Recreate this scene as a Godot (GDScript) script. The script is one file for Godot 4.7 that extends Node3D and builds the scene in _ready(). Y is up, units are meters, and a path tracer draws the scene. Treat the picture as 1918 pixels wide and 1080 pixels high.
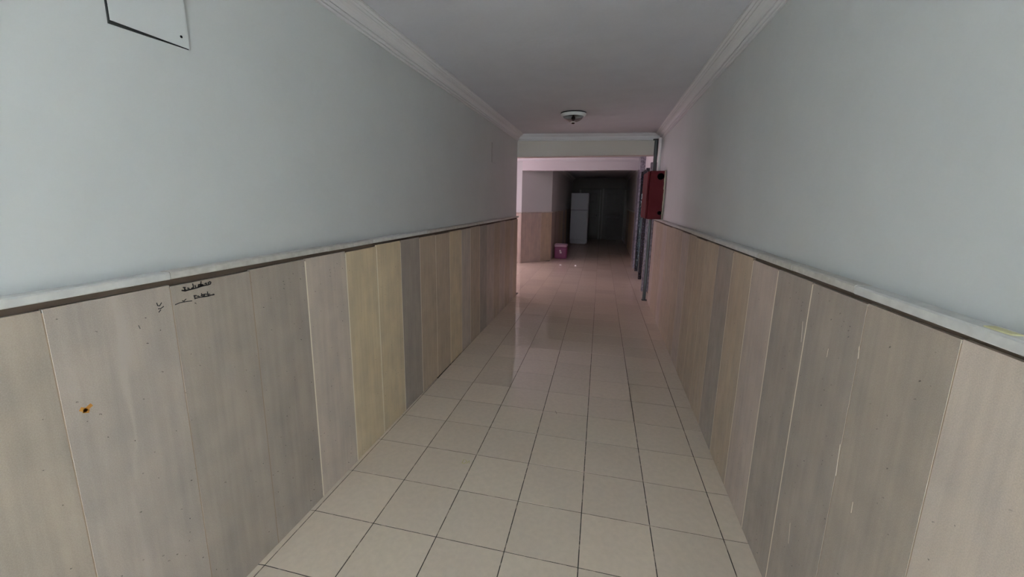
extends Node3D
# A long tiled corridor with stone wainscot, a lift lobby beyond it and a dark hallway at the end.

const TILE := 0.33
const LEFT := -1.37      # faces of the stone wainscot
const RIGHT := 0.739
const BED := 0.025       # how far the plaster lies behind the stone
const CEIL := 2.578
const START := 2.6       # where the corridor begins, behind the camera

const WORD_A := [[[-1.0427,1.253],[-1.0531,1.2487],[-1.0616,1.2497],[-1.0786,1.2504],[-1.0961,1.251],[-1.1111,1.253],[-1.1262,1.2535],[-1.1385,1.2533],[-1.148,1.2551],[-1.1503,1.2605],[-1.146,1.2635],[-1.1394,1.2604],[-1.1419,1.2555]],[[-1.0481,1.2621],[-1.0548,1.2608],[-1.0515,1.2573],[-1.0545,1.254],[-1.0493,1.2509]],[[-1.0625,1.2565],[-1.0666,1.2556],[-1.0674,1.2513]],[[-1.0824,1.2678],[-1.0836,1.2606],[-1.0832,1.2522]],[[-1.0901,1.2607],[-1.0913,1.2534]],[[-1.0759,1.2516],[-1.0792,1.2544],[-1.0829,1.2502]],[[-1.1007,1.2529],[-1.1033,1.2609],[-1.1105,1.2595],[-1.1185,1.2579]],[[-1.1135,1.2703],[-1.1116,1.2621],[-1.1114,1.255]],[[-1.1271,1.2599],[-1.1318,1.2611],[-1.1326,1.2552]],[[-1.0453,1.252],[-1.0532,1.2498],[-1.0687,1.2507]],[[-1.1038,1.2537],[-1.1131,1.2568],[-1.1204,1.2554]]]
const WORD_B := [[[-1.081,1.2259],[-1.0895,1.2247]],[[-1.0836,1.2239],[-1.0837,1.214]],[[-1.0839,1.2153],[-1.0971,1.2159],[-1.1149,1.2147],[-1.133,1.2128],[-1.1425,1.2144],[-1.1518,1.2131],[-1.1574,1.2133],[-1.153,1.2158]],[[-1.1091,1.2275],[-1.1112,1.2206],[-1.1066,1.2202]],[[-1.1084,1.2227],[-1.122,1.2226],[-1.14,1.2186]],[[-1.1328,1.229],[-1.1324,1.2203],[-1.133,1.2128]],[[-1.0921,1.222],[-1.0978,1.2207],[-1.1015,1.2156]],[[-1.112,1.2161],[-1.1201,1.2201],[-1.1178,1.2141],[-1.1255,1.2145]],[[-1.1334,1.2157],[-1.1392,1.2129]]]
const ARROW := [[[-1.014,1.2104],[-1.029,1.2129],[-1.0412,1.2127],[-1.0549,1.2116],[-1.0716,1.2097]],[[-1.0385,1.2175],[-1.0437,1.2156],[-1.052,1.2206]],[[-1.0437,1.2156],[-1.0452,1.2118]]]
const TICKS := [[[-0.9572,1.2296],[-0.959,1.2206],[-0.9648,1.2186],[-0.9715,1.2268]],[[-0.9593,1.2101],[-0.9665,1.2089],[-0.9765,1.2137]],[[-0.9659,1.2045],[-0.9595,1.1989]]]
const SCRATCHES := [[[-1.3657,0.8403],[-1.3581,0.7392]],[[-1.5672,0.3904],[-1.5565,0.3119]],[[-1.2607,0.7223],[-1.2596,0.6889]],[[-1.3625,1.1564],[-1.3573,1.1222]],[[-1.5169,1.0944],[-1.5181,1.0661]],[[-1.7138,1.1309],[-1.7015,1.0555]]]

var rng := RandomNumberGenerator.new()
var M := {}
var stone_images := []

# ---------- geometry helpers ----------
func mb() -> SurfaceTool:
	var st := SurfaceTool.new()
	st.begin(Mesh.PRIMITIVE_TRIANGLES)
	return st

func vert(st: SurfaceTool, p: Vector3, n: Vector3, uv: Vector2) -> void:
	st.set_normal(n); st.set_uv(uv); st.add_vertex(p)

func quad(st: SurfaceTool, a: Vector3, b: Vector3, c: Vector3, d: Vector3, inside: Vector3, uvs = null) -> void:
	var n := (c - a).cross(d - b)
	if n.length() < 1e-12:
		return
	n = n.normalized()
	var ps := [a, b, c, d]
	if n.dot((a + b + c + d) * 0.25 - inside) < 0.0:
		n = -n
		ps = [a, d, c, b]
		if uvs: uvs = [uvs[0], uvs[3], uvs[2], uvs[1]]
	if uvs == null:
		uvs = []
		for p in ps:
			if absf(n.y) > 0.7: uvs.append(Vector2(p.x, p.z))
			elif absf(n.x) > 0.7: uvs.append(Vector2(p.z, -p.y))
			else: uvs.append(Vector2(p.x, -p.y))
	for i in [0, 2, 1, 0, 3, 2]:
		vert(st, ps[i], n, uvs[i])

func hexa(st: SurfaceTool, c: Array) -> void:    # c[0..3] one end, c[4..7] the other
	var mid := Vector3.ZERO
	for p in c: mid += p
	mid /= 8.0
	quad(st, c[0], c[1], c[2], c[3], mid)
	quad(st, c[4], c[5], c[6], c[7], mid)
	for i in 4:
		var j := (i + 1) % 4
		quad(st, c[i], c[j], c[4 + j], c[4 + i], mid)

func box(st: SurfaceTool, a: Vector3, b: Vector3) -> void:
	hexa(st, [Vector3(a.x, a.y, a.z), Vector3(b.x, a.y, a.z), Vector3(b.x, a.y, b.z), Vector3(a.x, a.y, b.z), Vector3(a.x, b.y, a.z), Vector3(b.x, b.y, a.z), Vector3(b.x, b.y, b.z), Vector3(a.x, b.y, b.z)])

func prism(st: SurfaceTool, pts: Array, d: Vector3, uv_of = null) -> void:   # a convex outline swept along d
	var mid := Vector3.ZERO
	for p in pts: mid += p
	mid = mid / pts.size()
	var core := mid + d * 0.5
	for i in pts.size():
		var a: Vector3 = pts[i]
		var b: Vector3 = pts[(i + 1) % pts.size()]
		var u = null
		if uv_of: u = [uv_of.call(a), uv_of.call(b), uv_of.call(b + d), uv_of.call(a + d)]
		quad(st, a, b, b + d, a + d, core, u)
		for e in [Vector3.ZERO, d]:
			var n: Vector3 = (e - d * 0.5).normalized()
			var t := [mid + e, a + e, b + e]
			if (t[1] - t[0]).cross(t[2] - t[0]).dot(n) > 0.0: t = [t[0], t[2], t[1]]
			for p in t:
				vert(st, p, n, uv_of.call(p) if uv_of else Vector2(p.x + p.z, p.y))

func lathe(st: SurfaceTool, prof: Array, at := Vector3.ZERO, seg := 40) -> void:   # prof: (radius, height)
	for i in prof.size() - 1:
		var p0: Vector2 = prof[i]
		var p1: Vector2 = prof[i + 1]
		var t := p1 - p0
		if t.length() < 1e-7: continue
		var nn := Vector2(t.y, -t.x).normalized()
		for k in seg:
			var a0 := TAU * k / seg
			var a1 := TAU * (k + 1) / seg
			var d0 := Vector3(cos(a0), 0, sin(a0))
			var d1 := Vector3(cos(a1), 0, sin(a1))
			var q := [d0 * p0.x + Vector3(0, p0.y, 0), d1 * p0.x + Vector3(0, p0.y, 0), d1 * p1.x + Vector3(0, p1.y, 0), d0 * p1.x + Vector3(0, p1.y, 0)]
			var ns := [d0 * nn.x + Vector3(0, nn.y, 0), d1 * nn.x + Vector3(0, nn.y, 0), d1 * nn.x + Vector3(0, nn.y, 0), d0 * nn.x + Vector3(0, nn.y, 0)]
			for j in [0, 1, 2, 0, 2, 3]:
				vert(st, at + q[j], ns[j], Vector2(float(k) / seg, q[j].y))

func tube(st: SurfaceTool, a: Vector3, b: Vector3, r: float, seg := 20) -> void:
	var d := (b - a).normalized()
	var s := d.cross(Vector3.RIGHT if absf(d.x) < 0.8 else Vector3.UP).normalized()
	var t := d.cross(s)
	for k in seg:
		var a0 := TAU * k / seg
		var a1 := TAU * (k + 1) / seg
		var n0 := s * cos(a0) + t * sin(a0)
		var n1 := s * cos(a1) + t * sin(a1)
		var q := [a + n0 * r, a + n1 * r, b + n1 * r, b + n0 * r]
		var ns := [n0, n1, n1, n0]
		for j in [0, 2, 1, 0, 3, 2]:
			vert(st, q[j], ns[j], Vector2(float(k) / seg, 0))
		for e in [[a, -d], [b, d]]:
			for p in [e[0], e[0] + n0 * r, e[0] + n1 * r]:
				vert(st, p, e[1], Vector2.ZERO)

func rounded(st: SurfaceTool, lo: Vector3, hi: Vector3, r: float, g := 5, taper := 0.0) -> void:  # a box with round edges; taper narrows its foot
	var mid := (lo + hi) * 0.5
	var half := (hi - lo) * 0.5
	var inner := half - Vector3.ONE * r
	for ax in 3:
		for sg in [-1.0, 1.0]:
			var us := []
			for k in g + 1:
				us.append(-1.0 - (1.0 - float(k) / g))       # in units of r, outside the flat part
			var line := []
			for k in g + 1: line.append(Vector2(-1, tan((float(k) / g - 1.0) * PI / 4)))
			for k in g + 1: line.append(Vector2(1, tan(float(k) / g * PI / 4)))
			var point := func(i: int, j: int) -> Array:
				var c := Vector3.ZERO
				var n := Vector3.ZERO
				var b := (ax + 1) % 3
				var e := (ax + 2) % 3
				c[ax] = sg * inner[ax]; c[b] = line[i].x * inner[b]; c[e] = line[j].x * inner[e]
				n[ax] = sg; n[b] = line[i].y; n[e] = line[j].y
				n = n.normalized()
				var p: Vector3 = c + n * r
				var f := 1.0 - taper * (0.5 - 0.5 * p.y / half.y)
				return [mid + Vector3(p.x * f, p.y, p.z * f), n]
			for i in line.size() - 1:
				for j in line.size() - 1:
					var q := [point.call(i, j), point.call(i + 1, j), point.call(i + 1, j + 1), point.call(i, j + 1)]
					var order := [0, 2, 1, 0, 3, 2] if sg > 0 else [0, 1, 2, 0, 2, 3]
					for o in order: vert(st, q[o][0], q[o][1], Vector2(q[o][0].x + q[o][0].z, -q[o][0].y))

func ribbon(st: SurfaceTool, line: Array, half: float, x: float) -> void:    # a pen stroke on the left wainscot, (z, y) points
	for i in line.size() - 1:
		var a := Vector2(line[i][0], line[i][1])
		var b := Vector2(line[i + 1][0], line[i + 1][1])
		var d := (b - a).normalized() * half
		var s := Vector2(-d.y, d.x)
		a -= d * 0.6; b += d * 0.6
		hexa(st, [Vector3(x, a.y + s.y, a.x + s.x), Vector3(x, b.y + s.y, b.x + s.x), Vector3(x, b.y - s.y, b.x - s.x), Vector3(x, a.y - s.y, a.x - s.x), Vector3(x + 0.0004, a.y + s.y, a.x + s.x), Vector3(x + 0.0004, b.y + s.y, b.x + s.x), Vector3(x + 0.0004, b.y - s.y, b.x - s.x), Vector3(x + 0.0004, a.y - s.y, a.x - s.x)])

# ---------- node helpers ----------
func obj(called: String, st: SurfaceTool, m: Material, parent: Node = self) -> MeshInstance3D:
	var o := MeshInstance3D.new()
	o.name = called
	o.mesh = st.commit()
	o.material_override = m
	parent.add_child(o, true)
	return o

func structure(called: String, label := "") -> Node3D:
	var o := Node3D.new()
	o.name = called
	add_child(o, true)
	o.set_meta("kind", "structure")
	if label: o.set_meta("label", label)
	return o

func thing(called: String, label: String, category: String, at: Vector3, group := "") -> Node3D:
	var o := Node3D.new()
	o.name = called
	o.position = at
	add_child(o, true)
	o.set_meta("label", label)
	o.set_meta("category", category)
	if group: o.set_meta("group", group)
	return o

# ---------- materials ----------
func mat(called: String, c: Color, rough := 0.6, metal := 0.0) -> StandardMaterial3D:
	var m := StandardMaterial3D.new()
	m.resource_name = called
	m.albedo_color = c
	m.roughness = rough
	m.metallic = metal
	M[called] = m
	return m

func noise(sd: int, freq: float, oct := 3) -> FastNoiseLite:
	var n := FastNoiseLite.new()
	n.seed = sd
	n.noise_type = FastNoiseLite.TYPE_SIMPLEX_SMOOTH
	n.frequency = freq
	n.fractal_octaves = oct
	return n

func field(sd: int, freq: float, oct: int, w: int, h: int, sw: int, sh: int) -> PackedByteArray:   # noise made sw x sh and stretched to w x h
	var im := noise(sd, freq, oct).get_image(sw, sh, false, false, true)
	im.convert(Image.FORMAT_L8)
	im.resize(w, h, Image.INTERPOLATE_CUBIC)
	return im.get_data()

func stone_texture(sd: int, dots: int, veined := false) -> ImageTexture:
	# 0.64 m x 1.30 m of travertine: upright streaks, clouds, fine grain, white flecks and dark pores
	var w := 512
	var h := 1024
	var streak := field(sd, 0.045, 4, w, h, w, 40)
	var vein := field(sd + 1, 0.012, 3, w, h, w, 150)
	var cloud := field(sd + 2, 0.02, 3, w, h, 128, 256)
	var grain := field(sd + 3, 0.35, 2, w, h, w, h)
	var fleck := field(sd + 4, 0.12, 2, w, h, w, 300)
	var data := PackedByteArray()
	data.resize(w * h * 3)
	for i in w * h:
		var s := (streak[i] - 128) * 0.0002 + (vein[i] - 128) * 0.00022 + (cloud[i] - 128) * 0.0003 + (grain[i] - 128) * 0.0005
		var warm := (vein[i] + cloud[i] - 256) * 0.00003 + 0.005
		var v := 0.94 + s
		if veined:                             # one pale wavy vein running down the slab
			var row := i / w
			var off := absf(i % w - (112.0 + 16.0 * sin(row * 0.006 + 0.6) + 6.0 * sin(row * 0.021))) / (9.0 + 5.0 * sin(row * 0.013))
			v += 0.09 * exp(-off * off) * (0.6 + 0.4 * sin(row * 0.009))
		if fleck[i] > 236: v += (fleck[i] - 236) * 0.003
		data[i * 3] = clampi(int((v + warm) * 255.0), 0, 255)
		data[i * 3 + 1] = clampi(int(v * 255.0), 0, 255)
		data[i * 3 + 2] = clampi(int((v - warm * 1.6) * 255.0), 0, 255)
	var r := RandomNumberGenerator.new()
	r.seed = sd
	for k in dots:
		var x := r.randi_range(3, w - 6)
		var y := r.randi_range(3, h - 8)
		var n := r.randi_range(1, 4)
		var f := r.randf_range(0.35, 0.8)
		for a in n + 1:
			for b in r.randi_range(1, 3):
				var at := ((y + b + (a >> 1)) * w + x + a) * 3
				for c in 3: data[at + c] = int(data[at + c] * f)
	return ImageTexture.create_from_image(Image.create_from_data(w, h, false, Image.FORMAT_RGB8, data))

func noise_texture(sd: int, freq: float, lo: Color, hi: Color, size := 512, oct := 4, mid = null) -> NoiseTexture2D:
	var t := NoiseTexture2D.new()
	t.width = size; t.height = size
	t.seamless = true
	t.noise = noise(sd, freq, oct)
	var g := Gradient.new()
	g.set_color(0, lo); g.set_color(1, hi)
	if mid != null:
		g.offsets = PackedFloat32Array([0.0, mid - 0.08, mid + 0.08, 1.0])
		g.colors = PackedColorArray([lo, lo, hi, hi])
	t.color_ramp = g
	return t

func bumps(sd: int, freq: float, strength: float, size := 512) -> NoiseTexture2D:
	var t := NoiseTexture2D.new()
	t.width = size; t.height = size
	t.seamless = true
	t.as_normal_map = true
	t.bump_strength = strength
	t.noise = noise(sd, freq, 3)
	return t

func triplanar(m: StandardMaterial3D, scale: float) -> void:
	m.uv1_triplanar = true
	m.uv1_world_triplanar = true
	m.uv1_scale = Vector3.ONE * scale

func make_materials() -> void:
	var p := mat("wall paint", Color.WHITE, 0.5)
	p.albedo_texture = noise_texture(5, 0.006, Color8(203, 205, 203), Color8(208, 210, 208))
	p.normal_enabled = true
	p.normal_texture = bumps(6, 0.02, 1.0)
	p.normal_scale = 0.25
	triplanar(p, 0.5)
	var c := mat("ceiling paint", Color.WHITE, 0.75)
	c.albedo_texture = noise_texture(8, 0.008, Color8(202, 202, 208), Color8(208, 208, 214))
	c.normal_enabled = true
	c.normal_texture = bumps(9, 0.025, 1.5)
	c.normal_scale = 0.3
	triplanar(c, 0.6)
	mat("cornice plaster", Color8(222, 221, 222), 0.6)
	mat("shaded beam paint", Color8(192, 184, 174), 0.55)  # wall paint made darker and warmer, standing for weaker light on the beam
	mat("lift lobby paint", Color8(222, 218, 218), 0.55)
	stone_images = [stone_texture(21, 60), stone_texture(61, 110), stone_texture(101, 30), stone_texture(61, 90, true)]
	var rough := noise_texture(33, 0.02, Color(0.30, 0.30, 0.30), Color(0.46, 0.46, 0.46))
	var tones := {"veined": Color8(176, 165, 155), "grey": Color8(168, 157, 146), "pale": Color8(204, 190, 177), "pink": Color8(197, 181, 170), "yellow": Color8(220, 201, 168), "brown": Color8(192, 173, 150), "dull": Color8(172, 160, 147)}
	for t in tones:
		for k in 4:
			var s := mat("stone %s %d" % [t, k], tones[t], 0.4)
			s.albedo_texture = stone_images[k]
			s.roughness = 1.0
			s.roughness_texture = rough
			s.normal_enabled = true
			s.normal_texture = bumps(40, 0.2, 2.0, 256) if k == 0 and t == "veined" else M["stone veined 0"].normal_texture
			s.normal_scale = 0.05
	var cap := mat("cap stone", Color.WHITE, 0.4)
	cap.albedo_texture = noise_texture(44, 0.02, Color8(180, 176, 167), Color8(211, 207, 199))
	triplanar(cap, 1.6)
	var cap2 := mat("cap stone white", Color.WHITE, 0.35)
	cap2.albedo_texture = noise_texture(45, 0.02, Color8(196, 195, 191), Color8(218, 217, 212))
	triplanar(cap2, 1.6)
	mat("joint filler", Color8(236, 227, 208), 0.8)
	mat("brown filler", Color8(150, 130, 110), 0.9)
	mat("adhesive", Color8(88, 74, 62), 0.95)
	var fl := [Color8(219, 204, 184), Color8(214, 199, 180), Color8(222, 206, 186), Color8(216, 201, 182)]
	var speck := noise_texture(50, 0.05, Color(0.96, 0.96, 0.96), Color(1, 1, 1))
	var gloss := noise_texture(51, 0.012, Color(0.05, 0.05, 0.05), Color(0.13, 0.13, 0.13))
	for k in 4:
		var t := mat("floor tile %d" % k, fl[k], 1.0)
		t.albedo_texture = speck
		t.roughness_texture = gloss
		triplanar(t, 0.9)
	var g := mat("floor grout", Color.WHITE, 0.9)
	g.albedo_texture = noise_texture(52, 0.03, Color8(52, 45, 38), Color8(140, 126, 110), 512, 3, 0.68)
	triplanar(g, 1.0)
	mat("marker ink", Color8(18, 17, 20), 0.5)
	mat("faint ink", Color8(92, 88, 84), 0.6)
	mat("orange stain", Color8(176, 122, 48), 0.6)
	mat("yellow stain", Color8(190, 178, 120), 0.4)
	mat("yellow paint", Color8(204, 199, 152), 0.6)
	mat("cover plate paint", Color8(214, 217, 216), 0.4)
	mat("dark cavity", Color8(20, 22, 22), 0.9)
	mat("screw steel", Color8(110, 112, 114), 0.35, 0.9)
	mat("red enamel", Color8(84, 10, 17), 0.55).metallic_specular = 0.25
	mat("black rubber", Color8(16, 16, 18), 0.7)
	mat("mounting foam", Color8(196, 186, 164), 0.9)
	mat("grey paint", Color8(62, 66, 66), 0.35)
	mat("white plastic", Color8(240, 236, 234), 0.4)
	mat("lamp enamel", Color8(214, 218, 216), 0.35)
	var gl := mat("dark glass", Color(0.22, 0.22, 0.25, 0.45), 0.06)
	gl.transparency = BaseMaterial3D.TRANSPARENCY_ALPHA
	mat("brass", Color8(60, 52, 44), 0.35, 0.8)
	var bl := mat("black marble", Color.WHITE, 0.08)
	bl.albedo_texture = noise_texture(70, 0.03, Color8(14, 15, 24), Color8(110, 114, 140), 512, 5, 0.72)
	triplanar(bl, 2.0)
	var gm := mat("grey marble", Color.WHITE, 0.12)
	gm.albedo_texture = noise_texture(71, 0.02, Color8(92, 90, 100), Color8(176, 170, 180), 512, 5)
	triplanar(gm, 1.5)
	mat("brushed steel", Color8(120, 122, 128), 0.3, 1.0)
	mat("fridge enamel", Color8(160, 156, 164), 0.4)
	mat("darkened end wall", Color8(74, 66, 64), 0.6)  # end wall colour darkened to stand for the unlit hallway
	mat("fridge gasket", Color8(30, 30, 32), 0.8)
	mat("pink plastic", Color8(126, 46, 94), 0.45)
	mat("pale pink plastic", Color8(184, 144, 166), 0.45)
	mat("white print", Color8(226, 214, 216), 0.5)
	mat("dark door wood", Color8(52, 42, 38), 0.5)
	mat("door frame paint", Color8(120, 116, 112), 0.6)
	var fw := mat("frosted window", Color8(230, 214, 220), 0.6)
	fw.emission_enabled = true
	fw.emission = Color(1.0, 0.90, 0.96)
	fw.emission_energy_multiplier = 1.6
	mat("paper", Color8(236, 232, 228), 0.8)

# ---------- walls ----------
# A wall from a to b (x, z). n points into the room; the stone faces lie on the line a-b, the plaster BED behind it.
func clad_wall(w: Node3D, a: Vector2, b: Vector2, n: Vector2, top: float, edges: Array, caps: Array, slab_top: float, cap_lo: float, cap_hi: float, tones: Array, detail := true) -> Array:
	var u := (b - a).normalized()
	var length := (b - a).length()
	var at := func(s: float, o: float, y: float) -> Vector3:
		var q: Vector2 = a + u * s + n * o
		return Vector3(q.x, y, q.y)
	var slab := func(st: SurfaceTool, s0: float, s1: float, o0: float, o1: float, y0: float, y1: float) -> void:
		hexa(st, [at.call(s0, o0, y0), at.call(s1, o0, y0), at.call(s1, o1, y0), at.call(s0, o1, y0), at.call(s0, o0, y1), at.call(s1, o0, y1), at.call(s1, o1, y1), at.call(s0, o1, y1)])
	var st := mb()
	slab.call(st, 0.0, length, -BED - 0.2, -BED, 0.0, top)
	obj("plaster", st, M["wall paint"], w)
	st = mb()
	slab.call(st, 0.0, length, -BED, -0.012, 0.0, cap_lo)
	obj("adhesive_bed", st, M["adhesive"], w)
	st = mb()
	var st2 := mb()
	for e in edges.slice(1, edges.size() - 1):
		var near: bool = detail and absf(e - START - 1.0) < 0.4      # the nearest joints are filled with brown, the others with cream
		slab.call(st2 if near else st, e - 0.012, e + 0.012, -0.012, -0.0004, 0.0, slab_top - 0.008)
	if edges.size() > 2:
		obj("joint_filler", st, M["joint filler"], w)
	if detail:
		obj("joint_filler", st2, M["brown filler"], w)
	var slabs := []
	for k in edges.size() - 1:
		var tight := func(at_s: float) -> float: return 0.0011 if not detail or absf(at_s - START - 1.0) < 0.4 else 0.0034
		var s0: float = edges[k] + tight.call(edges[k])
		var s1: float = edges[k + 1] - tight.call(edges[k + 1])
		var proud := rng.randf_range(-0.0003, 0.0003) if detail else 0.0
		var y1 := slab_top + rng.randf_range(-0.005, 0.005)
		var tone: String = tones[k] if k < tones.size() else ["grey", "pink", "brown", "yellow", "pink"][rng.randi() % 5]
		var off := Vector2(rng.randf_range(0.0, 0.48) if tone != "veined" else 0.0, 0.0)
		var ch := 0.0008
		var uv_of := func(p: Vector3) -> Vector2:
			return Vector2((Vector2(p.x, p.z) - a).dot(u) / 0.64 - s0 / 0.64 + off.x, 1.0 - p.y / 1.31)
		st = mb()
		prism(st, [at.call(s0, -0.012, 0.0), at.call(s0, proud - ch, 0.0), at.call(s0 + ch, proud, 0.0), at.call(s1 - ch, proud, 0.0), at.call(s1, proud - ch, 0.0), at.call(s1, -0.012, 0.0)], Vector3(0, y1, 0), uv_of)
		slabs.append(obj("stone_slab", st, M["stone %s %d" % [tone, rng.randi() % 3 if tone != "veined" else 3]], w))
	for k in caps.size() - 1:
		var dy := rng.randf_range(-0.002, 0.002)
		var dn := rng.randf_range(-0.002, 0.002)
		var o1: float = 0.018 + dn
		var y0: float = cap_lo + dy
		var y1: float = cap_hi + dy
		var s: float = caps[k] + 0.0008
		var d: Vector3 = Vector3(u.x, 0, u.y) * (caps[k + 1] - caps[k] - 0.0016)
		st = mb()
		prism(st, [at.call(s, -BED, y0), at.call(s, o1 - 0.003, y0), at.call(s, o1, y0 + 0.003), at.call(s, o1, y1 - 0.004), at.call(s, o1 - 0.004, y1), at.call(s, -BED, y1)], d)
		obj("cap_stone", st, M["cap stone white" if k % 3 == 1 else "cap stone"], w)
	return slabs

const CORNICE := [[0.0, 0.094], [0.010, 0.094], [0.015, 0.089], [0.015, 0.0845], [0.009, 0.084], [0.009, 0.0815], [0.020, 0.081], [0.026, 0.074], [0.026, 0.0665], [0.018, 0.066], [0.018, 0.0632], [0.029, 0.063], [0.032, 0.052], [0.040, 0.040], [0.053, 0.031], [0.068, 0.027], [0.068, 0.020], [0.0706, 0.020], [0.0706, 0.0263], [0.078, 0.024], [0.084, 0.019], [0.084, 0.012], [0.0866, 0.012], [0.0866, 0.0172], [0.094, 0.014], [0.099, 0.009], [0.099, 0.003], [0.106, 0.003], [0.106, 0.0], [0.0, 0.0]]

func cornice(called: String, a: Vector2, b: Vector2, n: Vector2, ya: float, yb: float, m: Material) -> void:
	var st := mb()
	var pa := []
	var pb := []
	for c in CORNICE:
		pa.append(Vector3(a.x + n.x * c[0], ya - c[1], a.y + n.y * c[0]))
		pb.append(Vector3(b.x + n.x * c[0], yb - c[1], b.y + n.y * c[0]))
	for i in CORNICE.size() - 1:
		var t := Vector2(CORNICE[i + 1][0] - CORNICE[i][0], CORNICE[i + 1][1] - CORNICE[i][1]).normalized()
		var out := Vector3(n.x * -t.y, -t.x, n.y * -t.y)         # out of the plaster
		quad(st, pa[i], pa[i + 1], pb[i + 1], pb[i], (pa[i] + pa[i + 1] + pb[i] + pb[i + 1]) * 0.25 - out * 0.01)
	var o := structure(called)
	obj("moulding", st, m, o)

func _ready() -> void:
	rng.seed = 7
	# ---------- camera ----------
	var cam := Camera3D.new()
	cam.name = "camera"
	cam.projection = Camera3D.PROJECTION_FRUSTUM      # a slightly off-centre lens
	cam.near = 0.05
	cam.far = 100.0
	var f := 767.47
	cam.size = 1080.0 / f * cam.near
	cam.frustum_offset = Vector2(27.56 / f, -14.08 / f) * cam.near
	cam.position = Vector3(0, 1.5617, 0)
	cam.rotation = Vector3(-0.1933, 0.2522, 0.0108)
	add_child(cam)
	cam.current = true
	# ---------- sky and light ----------
	var env := Environment.new()
	env.background_mode = Environment.BG_SKY
	var sm := ProceduralSkyMaterial.new()
	sm.sky_top_color = Color(0.84, 0.92, 1.0)
	sm.sky_horizon_color = Color(0.86, 0.93, 1.0)
	sm.ground_bottom_color = Color(0.50, 0.52, 0.53)
	sm.ground_horizon_color = Color(0.62, 0.64, 0.65)
	sm.sky_energy_multiplier = 7.05
	sm.ground_energy_multiplier = 7.05
	var sky := Sky.new()
	sky.sky_material = sm
	env.sky = sky
	env.tonemap_mode = Environment.TONE_MAPPER_LINEAR
	env.tonemap_exposure = 1.25
	env.sdfgi_enabled = true
	env.ssao_enabled = true
	env.ssil_enabled = true
	var we := WorldEnvironment.new()
	we.name = "world_environment"
	we.environment = env
	add_child(we)
	var day := AreaLight3D.new()          # daylight in the window at the left end of the lift lobby
	day.name = "lobby_daylight"
	day.area_size = Vector2(1.15, 2.0)
	day.light_color = Color(1.0, 0.90, 0.96)
	day.light_energy = 4.0
	day.shadow_enabled = true
	day.area_range = 40.0
	day.position = Vector3(-3.63, 1.22, -9.0)
	day.rotation.y = -PI / 2
	add_child(day)

	make_materials()
	build_floor()
	build_corridor()
	build_lobby()
	build_hallway()
	build_things()

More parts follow.
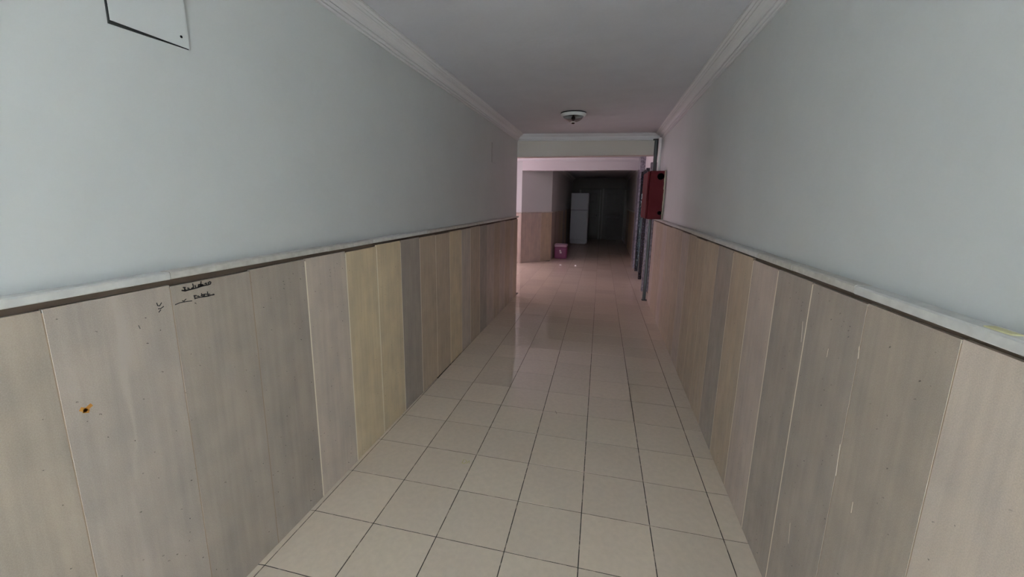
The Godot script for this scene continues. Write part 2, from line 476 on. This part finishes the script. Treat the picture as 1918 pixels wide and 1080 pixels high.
func build_floor() -> void:
	var fl := structure("floor", "cream glazed square floor tiles with thin dark joints")
	var st := mb()
	box(st, Vector3(-5.0, -0.2, -18.4), Vector3(1.2, -0.0016, START))
	obj("grout_bed", st, M["floor grout"], fl)
	var org := Vector2(-1.0172, -1.8739)
	var ga := -0.0101
	var gap := 0.0024
	var wholes := []
	for g in [0.0024, 0.0018, 0.0011]:            # the joints are tighter further in
		var shared := mb()
		box(shared, Vector3(-TILE / 2 + g, -0.01, -TILE / 2 + g), Vector3(TILE / 2 - g, 0, TILE / 2 - g))
		wholes.append(shared.commit())
	var far := mb()
	var corner := func(i: float, r: float) -> Vector2:
		return org + Vector2(i * TILE * cos(ga) + r * TILE * sin(ga), i * TILE * sin(ga) - r * TILE * cos(ga))
	for r in range(-19, 50):
		for i in range(-12, 7):
			var mid: Vector2 = corner.call(i + 0.5, r + 0.5)
			var lo := LEFT
			var hi := RIGHT
			if mid.y < -6.72 and mid.y > -10.75:
				lo = -3.8; hi = 0.80
			elif mid.y <= -10.75:
				lo = -1.36; hi = 0.80
			if mid.y < -17.9 or mid.y > START: continue
			var c := [corner.call(i, r), corner.call(i + 1, r), corner.call(i + 1, r + 1), corner.call(i, r + 1)]
			var xs := [c[0].x, c[1].x, c[2].x, c[3].x]
			if xs.max() < lo + 0.012 or xs.min() > hi - 0.012: continue
			var inside: bool = xs.min() > lo and xs.max() < hi
			var lift := rng.randf_range(-0.0003, 0.0003)
			var seen: bool = mid.y < -1.2 and mid.y > -10.9 and mid.x > -1.75 - maxf(0.0, -mid.y - 7.5) * 0.2
			var m: Material = M["floor tile %d" % (rng.randi() % 4)]
			if inside and seen:
				var o := MeshInstance3D.new()
				o.name = "tile"
				o.mesh = wholes[0 if mid.y > -4.2 else (1 if mid.y > -6.3 else 2)]
				o.material_override = m
				o.position = Vector3(mid.x, lift, mid.y)
				o.rotation.y = -ga
				fl.add_child(o, true)
			else:
				var q := []
				for k in 4:
					var toward: Vector2 = (mid - c[k])
					var p: Vector2 = c[k] + Vector2(signf(toward.x), signf(toward.y)) * gap
					q.append(Vector2(clampf(p.x, lo, hi), p.y))
				var t := mb() if seen else far
				hexa(t, [Vector3(q[0].x, -0.01, q[0].y), Vector3(q[1].x, -0.01, q[1].y), Vector3(q[2].x, -0.01, q[2].y), Vector3(q[3].x, -0.01, q[3].y), Vector3(q[0].x, lift, q[0].y), Vector3(q[1].x, lift, q[1].y), Vector3(q[2].x, lift, q[2].y), Vector3(q[3].x, lift, q[3].y)])
				if seen: obj("tile", t, m, fl)
	var rest := obj("far_tiles", far, M["floor tile 0"], fl)
	rest.set_meta("kind", "stuff")
	# a small yellow scrawl and a hair-thin scratch on the tiles
	st = mb()
	for s in [[-0.752, -2.142, -0.752, -2.106], [-0.752, -2.106, -0.735, -2.104], [-0.735, -2.104, -0.728, -2.128], [-0.728, -2.128, -0.742, -2.140], [-0.724, -2.104, -0.716, -2.138], [-0.716, -2.138, -0.708, -2.112]]:
		tube(st, Vector3(s[0], 0.0, s[1]), Vector3(s[2], 0.0, s[3]), 0.0022, 6)
	obj("yellow_mark", st, M["yellow stain"], fl)
	st = mb()
	tube(st, Vector3(-0.279, 0.0, -2.89), Vector3(-0.27, 0.001, -2.868), 0.0012, 6)
	tube(st, Vector3(-0.27, 0.001, -2.868), Vector3(-0.262, 0.0, -2.845), 0.0012, 6)
	obj("dark_scratch", st, M["marker ink"], fl)

func build_corridor() -> void:
	# ceiling over corridor, lobby and hallway
	var ce := structure("ceiling", "plain grey-white painted ceiling")
	var st := mb()
	box(st, Vector3(LEFT - 0.3, CEIL, -6.75), Vector3(RIGHT + 0.3, CEIL + 0.2, START))
	obj("corridor_ceiling", st, M["ceiling paint"], ce)
	st = mb()
	box(st, Vector3(-4.9, 2.6, -11.1), Vector3(1.3, 2.8, -6.75))
	box(st, Vector3(-4.9, 2.6, -6.75), Vector3(-1.6, 2.8, -6.3))
	obj("lobby_ceiling", st, M["ceiling paint"], ce)
	st = mb()
	box(st, Vector3(-1.7, 2.52, -18.4), Vector3(1.3, 2.7, -11.1))
	obj("hallway_ceiling", st, M["ceiling paint"], ce)

	# left wall: distances along it are measured from its start behind the camera towards the lobby
	var wl := structure("wall_left", "grey-white painted wall above a wainscot of upright stone slabs")
	var zl := [START, 2.52, 2.20, 1.88, 1.56, 1.24, 0.92, 0.60, 0.28, -0.04, -0.362, -0.683, -1.005, -1.323, -1.642, -1.962, -2.280, -2.594, -2.906, -3.219, -3.541, -3.871, -4.158, -4.498, -4.808, -5.134, -5.434, -5.755, -6.08, -6.34, -6.6]
	var tl := []
	for k in 10: tl.append("grey")
	tl.append_array(["dull", "veined", "grey", "grey", "pale", "yellow", "yellow", "grey", "brown", "brown", "yellow", "pale", "brown", "grey", "pink", "brown", "pink", "brown", "pink", "brown"])
	var cl := [START, 2.2, 1.4, 0.6, -0.2, -1.0, -1.795, -2.217, -3.0, -3.8, -4.6, -5.4, -6.0, -6.6]
	var left_slabs := clad_wall(wl, Vector2(LEFT, START), Vector2(LEFT, -6.6), Vector2(1, 0), CEIL + 0.05, zl.map(func(z): return START - z), cl.map(func(z): return START - z), 1.277, 1.299, 1.3235, tl)
	# pen marks and stains sit on the slabs they were made on
	var x := LEFT + 0.0006
	var home: MeshInstance3D = left_slabs[12]
	st = mb()
	for line in WORD_A: ribbon(st, line, 0.0021, x)
	for line in WORD_B: ribbon(st, line, 0.0019, x)
	obj("handwriting", st, M["marker ink"], home).set_meta("label", "two short scrawled words in black marker")
	st = mb()
	for line in ARROW: ribbon(st, line, 0.0015, x)
	obj("pen_arrow", st, M["marker ink"], home)
	home = left_slabs[11]
	st = mb()
	for line in TICKS: ribbon(st, line, 0.0015, x)
	obj("pen_ticks", st, M["marker ink"], home)
	st = mb()
	ribbon(st, [[-0.8955, 1.1735], [-0.8985, 1.1625]], 0.0012, x)
	ribbon(st, [[-0.917, 1.192], [-0.920, 1.1905]], 0.0012, x)
	obj("pen_dash", st, M["faint ink"], home)
	st = mb()
	for s in [[-0.722, 0.984, -0.730, 0.977, 0.0055], [-0.730, 0.977, -0.744, 0.985, 0.0050], [-0.727, 0.975, -0.736, 0.971, 0.0045]]:
		ribbon(st, [[s[0], s[1]], [s[2], s[3]]], s[4], x)
	obj("orange_stain", st, M["orange stain"], home).set_meta("label", "small orange rust-coloured stain")

	# right wall
	var wr := structure("wall_right", "pale grey painted wall above dark-jointed upright stone slabs")
	var zr := [START, 2.36, 2.03, 1.70, 1.37, 1.04, 0.71, 0.38, 0.05, -0.30, -0.68, -1.037, -1.36, -1.685, -1.993, -2.311, -2.643, -2.978, -3.315, -3.648, -3.970, -4.305, -4.641, -5.006, -5.36, -5.71, -6.063, -6.434, -6.84]
	var tr := []
	for k in 10: tr.append("grey")
	tr.append_array(["pale", "dull", "grey", "grey", "pink", "brown", "grey", "brown", "brown", "brown", "pink", "brown", "brown", "brown", "pink", "brown", "brown", "pink"])
	var cr := [START, 2.0, 1.0, 0.2, -0.6, -1.404, -1.83, -2.207, -3.0, -3.8, -4.6, -5.4, -6.2, -6.84]
	clad_wall(wr, Vector2(RIGHT, START), Vector2(RIGHT, -6.84), Vector2(-1, 0), CEIL + 0.05, zr.map(func(z): return START - z), cr.map(func(z): return START - z), 1.286, 1.305, 1.331, tr)
	st = mb()
	for sc in SCRATCHES: ribbon(st, sc, 0.0011, RIGHT - 0.0009)
	obj("pale_scratches", st, M["joint filler"], wr)
	st = mb()
	rounded(st, Vector3(0.731, 1.325, -0.99), Vector3(0.752, 1.3325, -0.93), 0.003, 2)
	obj("paint_smear", st, M["yellow paint"], wr).set_meta("label", "yellow paint smear on the stone cap")

	# added unseen hall behind the camera, shaped so daylight enters from its sides only
	var wb := structure("wall_back_added")
	st = mb()
	box(st, Vector3(-3.4, 0, START + 2.6), Vector3(2.8, 2.9, START + 2.8))
	obj("plaster", st, M["wall paint"], wb)
	st = mb()
	box(st, Vector3(-3.6, 2.7, START), Vector3(3.0, 2.9, START + 2.6))
	obj("ceiling_slab", st, M["ceiling paint"], wb)
	for q in [[-3.4, LEFT - 0.02], [RIGHT + 0.02, 2.8]]:
		st = mb()
		box(st, Vector3(q[0], 0, START - 0.2), Vector3(q[1], 2.9, START))
		obj("side_wall", st, M["wall paint"], wb)
	st = mb()
	box(st, Vector3(-3.4, -0.2, START), Vector3(2.8, 0, START + 2.6))
	obj("hall_floor", st, M["floor tile 0"], wb)

	cornice("trim_1", Vector2(LEFT - BED, START), Vector2(LEFT - BED, -6.72), Vector2(1, 0), CEIL, CEIL, M["cornice plaster"])
	cornice("trim_2", Vector2(RIGHT + BED, START), Vector2(RIGHT + BED, -6.9), Vector2(-1, 0), CEIL, CEIL, M["cornice plaster"])

	# beam across the far end of the corridor
	var bw := structure("wall_beam", "painted beam over the opening into the lift lobby")
	st = mb()
	hexa(st, [Vector3(-1.6, 2.24, -6.57), Vector3(1.0, 2.277, -6.93), Vector3(1.0, 2.277, -7.15), Vector3(-1.6, 2.24, -6.79), Vector3(-1.6, 2.75, -6.57), Vector3(1.0, 2.75, -6.93), Vector3(1.0, 2.75, -7.15), Vector3(-1.6, 2.75, -6.79)])
	obj("beam", st, M["shaded beam paint"], bw)
	cornice("trim_3", Vector2(LEFT - BED, -6.602), Vector2(RIGHT + BED, -6.897), Vector2(0.137, 0.99), CEIL, CEIL, M["cornice plaster"])

func build_lobby() -> void:
	# far wall of the lobby with a wide opening into the hallway
	var wf := structure("wall_far", "pale header wall over the dark hallway opening")
	var a := Vector2(-4.8, -9.548)
	var j := Vector2(-2.02, -10.195)
	var e := Vector2(0.80, -10.845)
	var n := Vector2(0.225, 0.974)
	var st := mb()
	var y0 := 2.296
	hexa(st, [Vector3(j.x, y0, j.y), Vector3(e.x, 2.339, e.y), Vector3(e.x, 2.339, e.y - 0.25), Vector3(j.x, y0, j.y - 0.25), Vector3(j.x, 2.75, j.y), Vector3(e.x, 2.75, e.y), Vector3(e.x, 2.75, e.y - 0.25), Vector3(j.x, 2.75, j.y - 0.25)])
	obj("header", st, M["lift lobby paint"], wf)
	var off := n * 0.0
	clad_wall(wf, a + off, j + off, n, 2.75, [0.0, 0.35, 0.70, 1.05, 1.40, 1.75, 2.10, 2.45, 2.80, 2.854], [0.0, 0.9, 1.8, 2.854], 1.262, 1.268, 1.292, [], false)
	cornice("trim_4", Vector2(-4.8, -9.548), e, n, 2.6, 2.62, M["cornice plaster"])
	# slanted pier and the hallway's left wall
	var ws := structure("wall_slanted", "short slanted pale wall with pinkish stone wainscot")
	clad_wall(ws, Vector2(-2.02, -10.20), Vector2(-1.355, -10.99), Vector2(0.765, 0.644), 2.6, [0.0, 0.30, 0.66, 1.03], [0.0, 1.045], 1.264, 1.270, 1.294, ["pink", "pink", "brown"], false)
	# right side of the lobby: lift front
	var wr := structure("wall_lobby_right", "lift front with dark marble jambs in a pale wall")
	st = mb()
	box(st, Vector3(0.83, 0, -10.9), Vector3(1.1, 2.7, -6.84))
	obj("plaster", st, M["lift lobby paint"], wr)
	st = mb()
	box(st, Vector3(0.715, 0, -10.84), Vector3(0.83, 2.6, -10.2))
	obj("corner_pier", st, M["grey marble"], wr)
	for z in [[-7.58, "grey marble", 0.702], [-8.78, "black marble", 0.735], [-9.84, "black marble", 0.732]]:
		st = mb()
		rounded(st, Vector3(z[2], 0.0, z[0] - 0.12), Vector3(0.835, 2.225, z[0]), 0.004, 2)
		obj("marble_jamb", st, M[z[1]], wr)
	st = mb()
	box(st, Vector3(0.745, 2.105, -9.84), Vector3(0.832, 2.22, -8.90))
	obj("lift_lintel", st, M["black marble"], wr)
	var dr := structure("door_3", "steel lift doors between dark marble jambs")
	for z in [-9.83, -9.37]:
		st = mb()
		box(st, Vector3(0.80, 0.004, z), Vector3(0.828, 2.10, z + 0.455))
		obj("lift_door_leaf", st, M["brushed steel"], dr)
	# left side: a wall with a wide frosted window, out of the camera's sight
	var wn := structure("wall_lobby_left")
	st = mb()
	box(st, Vector3(-3.95, 0, -10.0), Vector3(-3.7, 2.7, -6.4))
	obj("plaster", st, M["lift lobby paint"], wn)
	var wi := structure("window_1", "wide frosted window in the lobby's left wall")
	st = mb()
	box(st, Vector3(-3.7, 0.2, -9.6), Vector3(-3.685, 2.25, -8.4))
	obj("pane", st, M["frosted window"], wi)
	for q in [[0.14, 0.20, -9.66, -8.34], [2.25, 2.31, -9.66, -8.34], [0.20, 2.25, -9.66, -9.6], [0.20, 2.25, -8.4, -8.34], [0.20, 2.25, -9.03, -8.97]]:
		st = mb()
		box(st, Vector3(-3.7, q[0], q[2]), Vector3(-3.65, q[1], q[3]))
		obj("frame_bar", st, M["white plastic"], wi)
	var wq := structure("wall_lobby_near")
	st = mb()
	box(st, Vector3(-4.85, 0, -6.6), Vector3(-1.58, 2.7, -6.4))
	obj("plaster", st, M["lift lobby paint"], wq)

func build_hallway() -> void:
	var wl := structure("wall_hallway_left")
	var e := []
	for k in 21: e.append(minf(k * 0.36, 7.0))
	clad_wall(wl, Vector2(-1.36, -11.0), Vector2(-1.36, -18.2), Vector2(1, 0), 2.6, e, [0.0, 2.0, 4.0, 6.0, 7.0], 1.262, 1.268, 1.292, [], false)
	var wr := structure("wall_hallway_right")
	clad_wall(wr, Vector2(0.80, -10.85), Vector2(0.80, -18.2), Vector2(-1, 0), 2.6, e, [0.0, 2.0, 4.0, 5.2], 1.262, 1.268, 1.292, [], false)
	var we := structure("wall_hallway_end", "end wall with two doors, coloured dark for the unlit hallway")
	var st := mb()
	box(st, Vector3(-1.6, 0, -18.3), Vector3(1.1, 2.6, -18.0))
	obj("plaster", st, M["darkened end wall"], we)
	cornice("trim_5", Vector2(-1.385, -11.0), Vector2(-1.385, -18.0), Vector2(1, 0), 2.52, 2.52, M["cornice plaster"])
	cornice("trim_6", Vector2(0.825, -11.0), Vector2(0.825, -18.0), Vector2(-1, 0), 2.52, 2.52, M["cornice plaster"])
	# two doors side by side at the end
	for d in [["door_1", -1.02, -0.25], ["door_2", -0.08, 0.74]]:
		var o := structure(d[0], "dark wooden door at the far end of the hallway")
		st = mb()
		box(st, Vector3(d[1], 0.005, -18.0), Vector3(d[2], 2.04, -17.965))
		obj("leaf", st, M["dark door wood"], o)
		for p in [[0.16, 0.92], [1.06, 1.9]]:
			st = mb()
			rounded(st, Vector3(d[1] + 0.13, p[0], -17.968), Vector3(d[2] - 0.13, p[1], -17.955), 0.006, 2)
			obj("raised_panel", st, M["dark door wood"], o)
		st = mb()
		tube(st, Vector3(d[2] - 0.09, 1.0, -17.966), Vector3(d[2] - 0.09, 1.0, -17.92), 0.022)
		obj("knob", st, M["screw steel"], o)
		st = mb()
		tube(st, Vector3((d[1] + d[2]) * 0.5 + 0.06, 1.563, -17.966), Vector3((d[1] + d[2]) * 0.5 + 0.06, 1.563, -17.945), 0.018, 12)
		obj("peephole", st, M["screw steel"], o)
		for s in [[d[1] - 0.07, d[1]], [d[2], d[2] + 0.05]]:
			st = mb()
			box(st, Vector3(s[0], 0, -18.0), Vector3(s[1], 2.1, -17.95))
			obj("frame_post", st, M["door frame paint"], o)
		st = mb()
		box(st, Vector3(d[1] - 0.07, 2.045, -18.0), Vector3(d[2] + 0.05, 2.11, -17.95))
		obj("frame_head", st, M["dark door wood"], o)
	# a door frame standing proud on the hallway's right wall
	var f := structure("door_4", "door frame on the hallway's right wall")
	for z in [-17.45, -16.4]:
		st = mb()
		box(st, Vector3(0.755, 0, z), Vector3(0.80, 2.5 if z < -17.0 else 1.25, z + 0.08))
		obj("frame_post", st, M["door frame paint"], f)

func build_things() -> void:
	var st: SurfaceTool
	# two square junction-box covers on the left wall
	var x0 := LEFT - BED
	for k in 2:
		var z0: float = [-0.962, -5.07][k]
		var z1: float = [-1.198, -5.285][k]
		var yb: float = [2.052, 2.03][k]
		var yt: float = yb + 0.235
		var o := thing("junction_cover", ["square white junction cover standing ajar high on the left wall", "small painted flush junction cover far along the left wall"][k], "wall cover", Vector3(x0, yb, (z0 + z1) * 0.5))
		var near: float = [0.006, 0.0022][k]
		var away: float = [0.003, 0.0015][k]
		var hz := absf(z0 - z1) * 0.5
		var h := yt - yb
		st = mb()
		hexa(st, [Vector3(near, 0, hz), Vector3(away, 0, -hz), Vector3(away, h, -hz), Vector3(near, h, hz), Vector3(near + 0.0015, 0, hz), Vector3(away + 0.0015, 0, -hz), Vector3(away + 0.0015, h, -hz), Vector3(near + 0.0015, h, hz)])
		obj("plate", st, M["cover plate paint" if k == 0 else "wall paint"], o)
		st = mb()
		var drop: float = [0.009, 0.0][k]           # the dark box behind shows below the crooked plate
		var side: float = [0.003, -0.001][k]
		hexa(st, [Vector3(0, -drop, hz + side), Vector3(0, -drop * 0.25, -hz + 0.002), Vector3(0, h - 0.002, -hz + 0.002), Vector3(0, h - 0.002, hz + side), Vector3(near * 0.8, -drop, hz + side), Vector3(away * 0.8, -drop * 0.25, -hz + 0.002), Vector3(away * 0.8, h - 0.002, -hz + 0.002), Vector3(near * 0.8, h - 0.002, hz + side)])
		obj("box_rim", st, M["dark cavity"], o)
		if k == 0:
			for s in [[-hz + 0.026, 0.03], [-hz + 0.026, h - 0.03]]:
				st = mb()
				tube(st, Vector3(0.002, s[1], s[0]), Vector3(0.0062, s[1], s[0]), 0.004, 12)
				obj("screw", st, M["screw steel"], o)
	# ceiling light, switched off
	var lamp := thing("ceiling_light", "round unlit ceiling light with white ring and clear glass bowl", "ceiling light", Vector3(-0.425, CEIL, -5.13))
	st = mb()
	lathe(st, [Vector2(0.0, -0.0005), Vector2(0.147, -0.0005), Vector2(0.147, -0.014), Vector2(0.12, -0.014)])
	obj("shadow_base", st, M["dark cavity"], lamp)  # lamp base coloured near-black to stand for the shadow gap
	st = mb()
	lathe(st, [Vector2(0.10, -0.012), Vector2(0.146, -0.012), Vector2(0.150, -0.016), Vector2(0.148, -0.024), Vector2(0.141, -0.032), Vector2(0.134, -0.040), Vector2(0.127, -0.045), Vector2(0.120, -0.045), Vector2(0.118, -0.030), Vector2(0.10, -0.014)])
	obj("ring", st, M["lamp enamel"], lamp)
	st = mb()
	lathe(st, [Vector2(0.119, -0.044), Vector2(0.112, -0.058), Vector2(0.098, -0.073), Vector2(0.078, -0.087), Vector2(0.054, -0.097), Vector2(0.028, -0.103), Vector2(0.010, -0.105)])
	obj("glass_bowl", st, M["dark glass"], lamp)
	st = mb()
	lathe(st, [Vector2(0.0, -0.014), Vector2(0.012, -0.014), Vector2(0.012, -0.035), Vector2(0.020, -0.05), Vector2(0.024, -0.066), Vector2(0.016, -0.082), Vector2(0.004, -0.088), Vector2(0.004, -0.106)])
	obj("bulb", st, M["dark cavity"], lamp)
	st = mb()
	lathe(st, [Vector2(0.004, -0.100), Vector2(0.032, -0.100), Vector2(0.028, -0.107), Vector2(0.010, -0.111)])
	var cap := obj("finial_washer", st, M["lamp enamel"], lamp)
	st = mb()
	lathe(st, [Vector2(0.0, -0.108), Vector2(0.018, -0.110), Vector2(0.019, -0.118), Vector2(0.012, -0.124), Vector2(0.0, -0.125)])
	obj("finial_knob", st, M["brass"], cap)
	# red fire-hose cabinet on the right wall
	var fc := thing("fire_hose_cabinet", "red metal fire hose cabinet above the right wainscot", "fire cabinet", Vector3(0.65, 1.332, -6.45))
	st = mb()
	rounded(st, Vector3(-0.085, 0, -0.36), Vector3(0.114, 0.65, 0.36), 0.004, 2)
	obj("case", st, M["red enamel"], fc)
	st = mb()
	rounded(st, Vector3(-0.113, 0.006, -0.355), Vector3(-0.089, 0.644, 0.355), 0.004, 2)
	var door := obj("door", st, M["red enamel"], fc)
	st = mb()
	rounded(st, Vector3(-0.122, 0.28, -0.34), Vector3(-0.113, 0.36, -0.31), 0.003, 2)
	obj("latch", st, M["screw steel"], door)
	st = mb()
	tube(st, Vector3(0.052, 0.575, 0.355), Vector3(0.052, 0.575, 0.3615), 0.044, 28)
	obj("hose_opening", st, M["black rubber"], fc)
	st = mb()
	tube(st, Vector3(0.073, 0.088, 0.355), Vector3(0.073, 0.088, 0.3615), 0.026, 24)
	obj("drain_opening", st, M["black rubber"], fc)
	st = mb()
	tube(st, Vector3(0.088, 0.066, 0.358), Vector3(0.088, 0.066, 0.366), 0.010, 12)
	obj("rivet", st, M["mounting foam"], fc)
	st = mb()
	for k in 13:
		var w := rng.randf_range(0.010, 0.022)
		rounded(st, Vector3(0.1145 - w, 0.05 * k + 0.002, 0.3605), Vector3(0.1145, 0.05 * k + 0.056, 0.3605 + 0.012), 0.005, 2)
	obj("mounting_foam", st, M["mounting foam"], fc).set_meta("label", "ragged cream filler along the wall edge")
	# steel riser and white pipe
	var rp := thing("riser_pipe", "dark grey vertical pipe from floor to ceiling at the corridor end", "pipe", Vector3(0.690, 0, -6.87))
	st = mb()
	tube(st, Vector3(0.0, 0.012, 0), Vector3(0.0, 2.5, 0), 0.028, 24)
	obj("pipe", st, M["grey paint"], rp)
	st = mb()
	rounded(st, Vector3(-0.036, 0.0, -0.036), Vector3(0.046, 0.014, 0.036), 0.004, 2)
	obj("foot_collar", st, M["black rubber"], rp)
	st = mb()
	rounded(st, Vector3(-0.05, 2.482, -0.03), Vector3(0.05, 2.50, 0.035), 0.004, 2)
	obj("ceiling_collar", st, M["black rubber"], rp)
	var wp := thing("white_pipe", "short white plastic pipe rising from the red cabinet", "pipe", Vector3(0.727, 1.984, -6.62))
	st = mb()
	tube(st, Vector3(0, 0, 0), Vector3(-0.012, 0.50, 0), 0.024, 24)
	obj("pipe", st, M["white plastic"], wp)
	# refrigerator in the dark hallway
	var fr := thing("refrigerator", "tall white refrigerator standing in the dark hallway", "refrigerator", Vector3(-0.92, 0, -15.95))
	st = mb()
	rounded(st, Vector3(-0.315, 0.03, -0.31), Vector3(0.315, 1.85, 0.29), 0.012, 3)
	obj("cabinet", st, M["fridge enamel"], fr)
	st = mb()
	box(st, Vector3(-0.305, 0.17, 0.29), Vector3(0.305, 1.855, 0.302))
	obj("gasket", st, M["fridge gasket"], fr)
	for d in [[0.17, 1.25], [1.262, 1.868]]:
		st = mb()
		rounded(st, Vector3(-0.315, d[0], 0.302), Vector3(0.315, d[1], 0.35), 0.012, 3)
		var leaf := obj("door", st, M["fridge enamel"], fr)
		st = mb()
		rounded(st, Vector3(0.262, (0.95 if d[0] < 1.0 else 1.29), 0.35), Vector3(0.285, (1.22 if d[0] < 1.0 else 1.50), 0.385), 0.008, 3)
		obj("handle", st, M["fridge enamel"], leaf)
	st = mb()
	box(st, Vector3(-0.28, 0.012, 0.27), Vector3(0.27, 0.165, 0.33))
	obj("kick_plate", st, M["fridge enamel"], fr)
	for s in [[-0.27, 0.25], [0.27, 0.25], [-0.27, -0.27], [0.27, -0.27]]:
		st = mb()
		tube(st, Vector3(s[0], 0, s[1]), Vector3(s[0], 0.04, s[1]), 0.02, 14)
		obj("foot", st, M["black rubber"], fr)
	# pink cooler box by the corner
	var bn := thing("cooler_box", "pink plastic cooler box with paler lid on the hallway floor", "cooler box", Vector3(-1.135, 0, -11.50))
	st = mb()
	rounded(st, Vector3(-0.172, 0.0, -0.14), Vector3(0.172, 0.325, 0.14), 0.03, 4, 0.05)
	obj("body", st, M["pink plastic"], bn)
	st = mb()
	rounded(st, Vector3(-0.176, 0.315, -0.144), Vector3(0.176, 0.405, 0.144), 0.038, 4)
	obj("lid", st, M["pale pink plastic"], bn)
	st = mb()
	rounded(st, Vector3(-0.03, 0.205, 0.132), Vector3(0.02, 0.245, 0.143), 0.004, 2)
	rounded(st, Vector3(-0.018, 0.15, 0.132), Vector3(0.036, 0.20, 0.143), 0.004, 2)
	obj("emblem", st, M["white print"], bn)
	# two scraps of paper on the lobby floor
	for s in [[-0.998, -10.18, 0.3, "tiny white paper scrap on the lobby floor nearer the cooler box"], [-0.632, -10.21, 1.2, "tiny white paper scrap on the lobby floor before the dark hallway"]]:
		var sc := thing("paper_scrap", s[3], "paper scrap", Vector3(s[0], 0.0004, s[1]), "paper scraps on the lobby floor")
		sc.rotation.y = s[2]
		st = mb()
		hexa(st, [Vector3(-0.022, 0, -0.018), Vector3(0.02, 0, -0.022), Vector3(0.024, 0.004, 0.016), Vector3(-0.018, 0, 0.02), Vector3(-0.02, 0.022, -0.014), Vector3(0.016, 0.016, -0.018), Vector3(0.018, 0.02, 0.012), Vector3(-0.014, 0.026, 0.014)])
		obj("crumpled_sheet", st, M["paper"], sc)
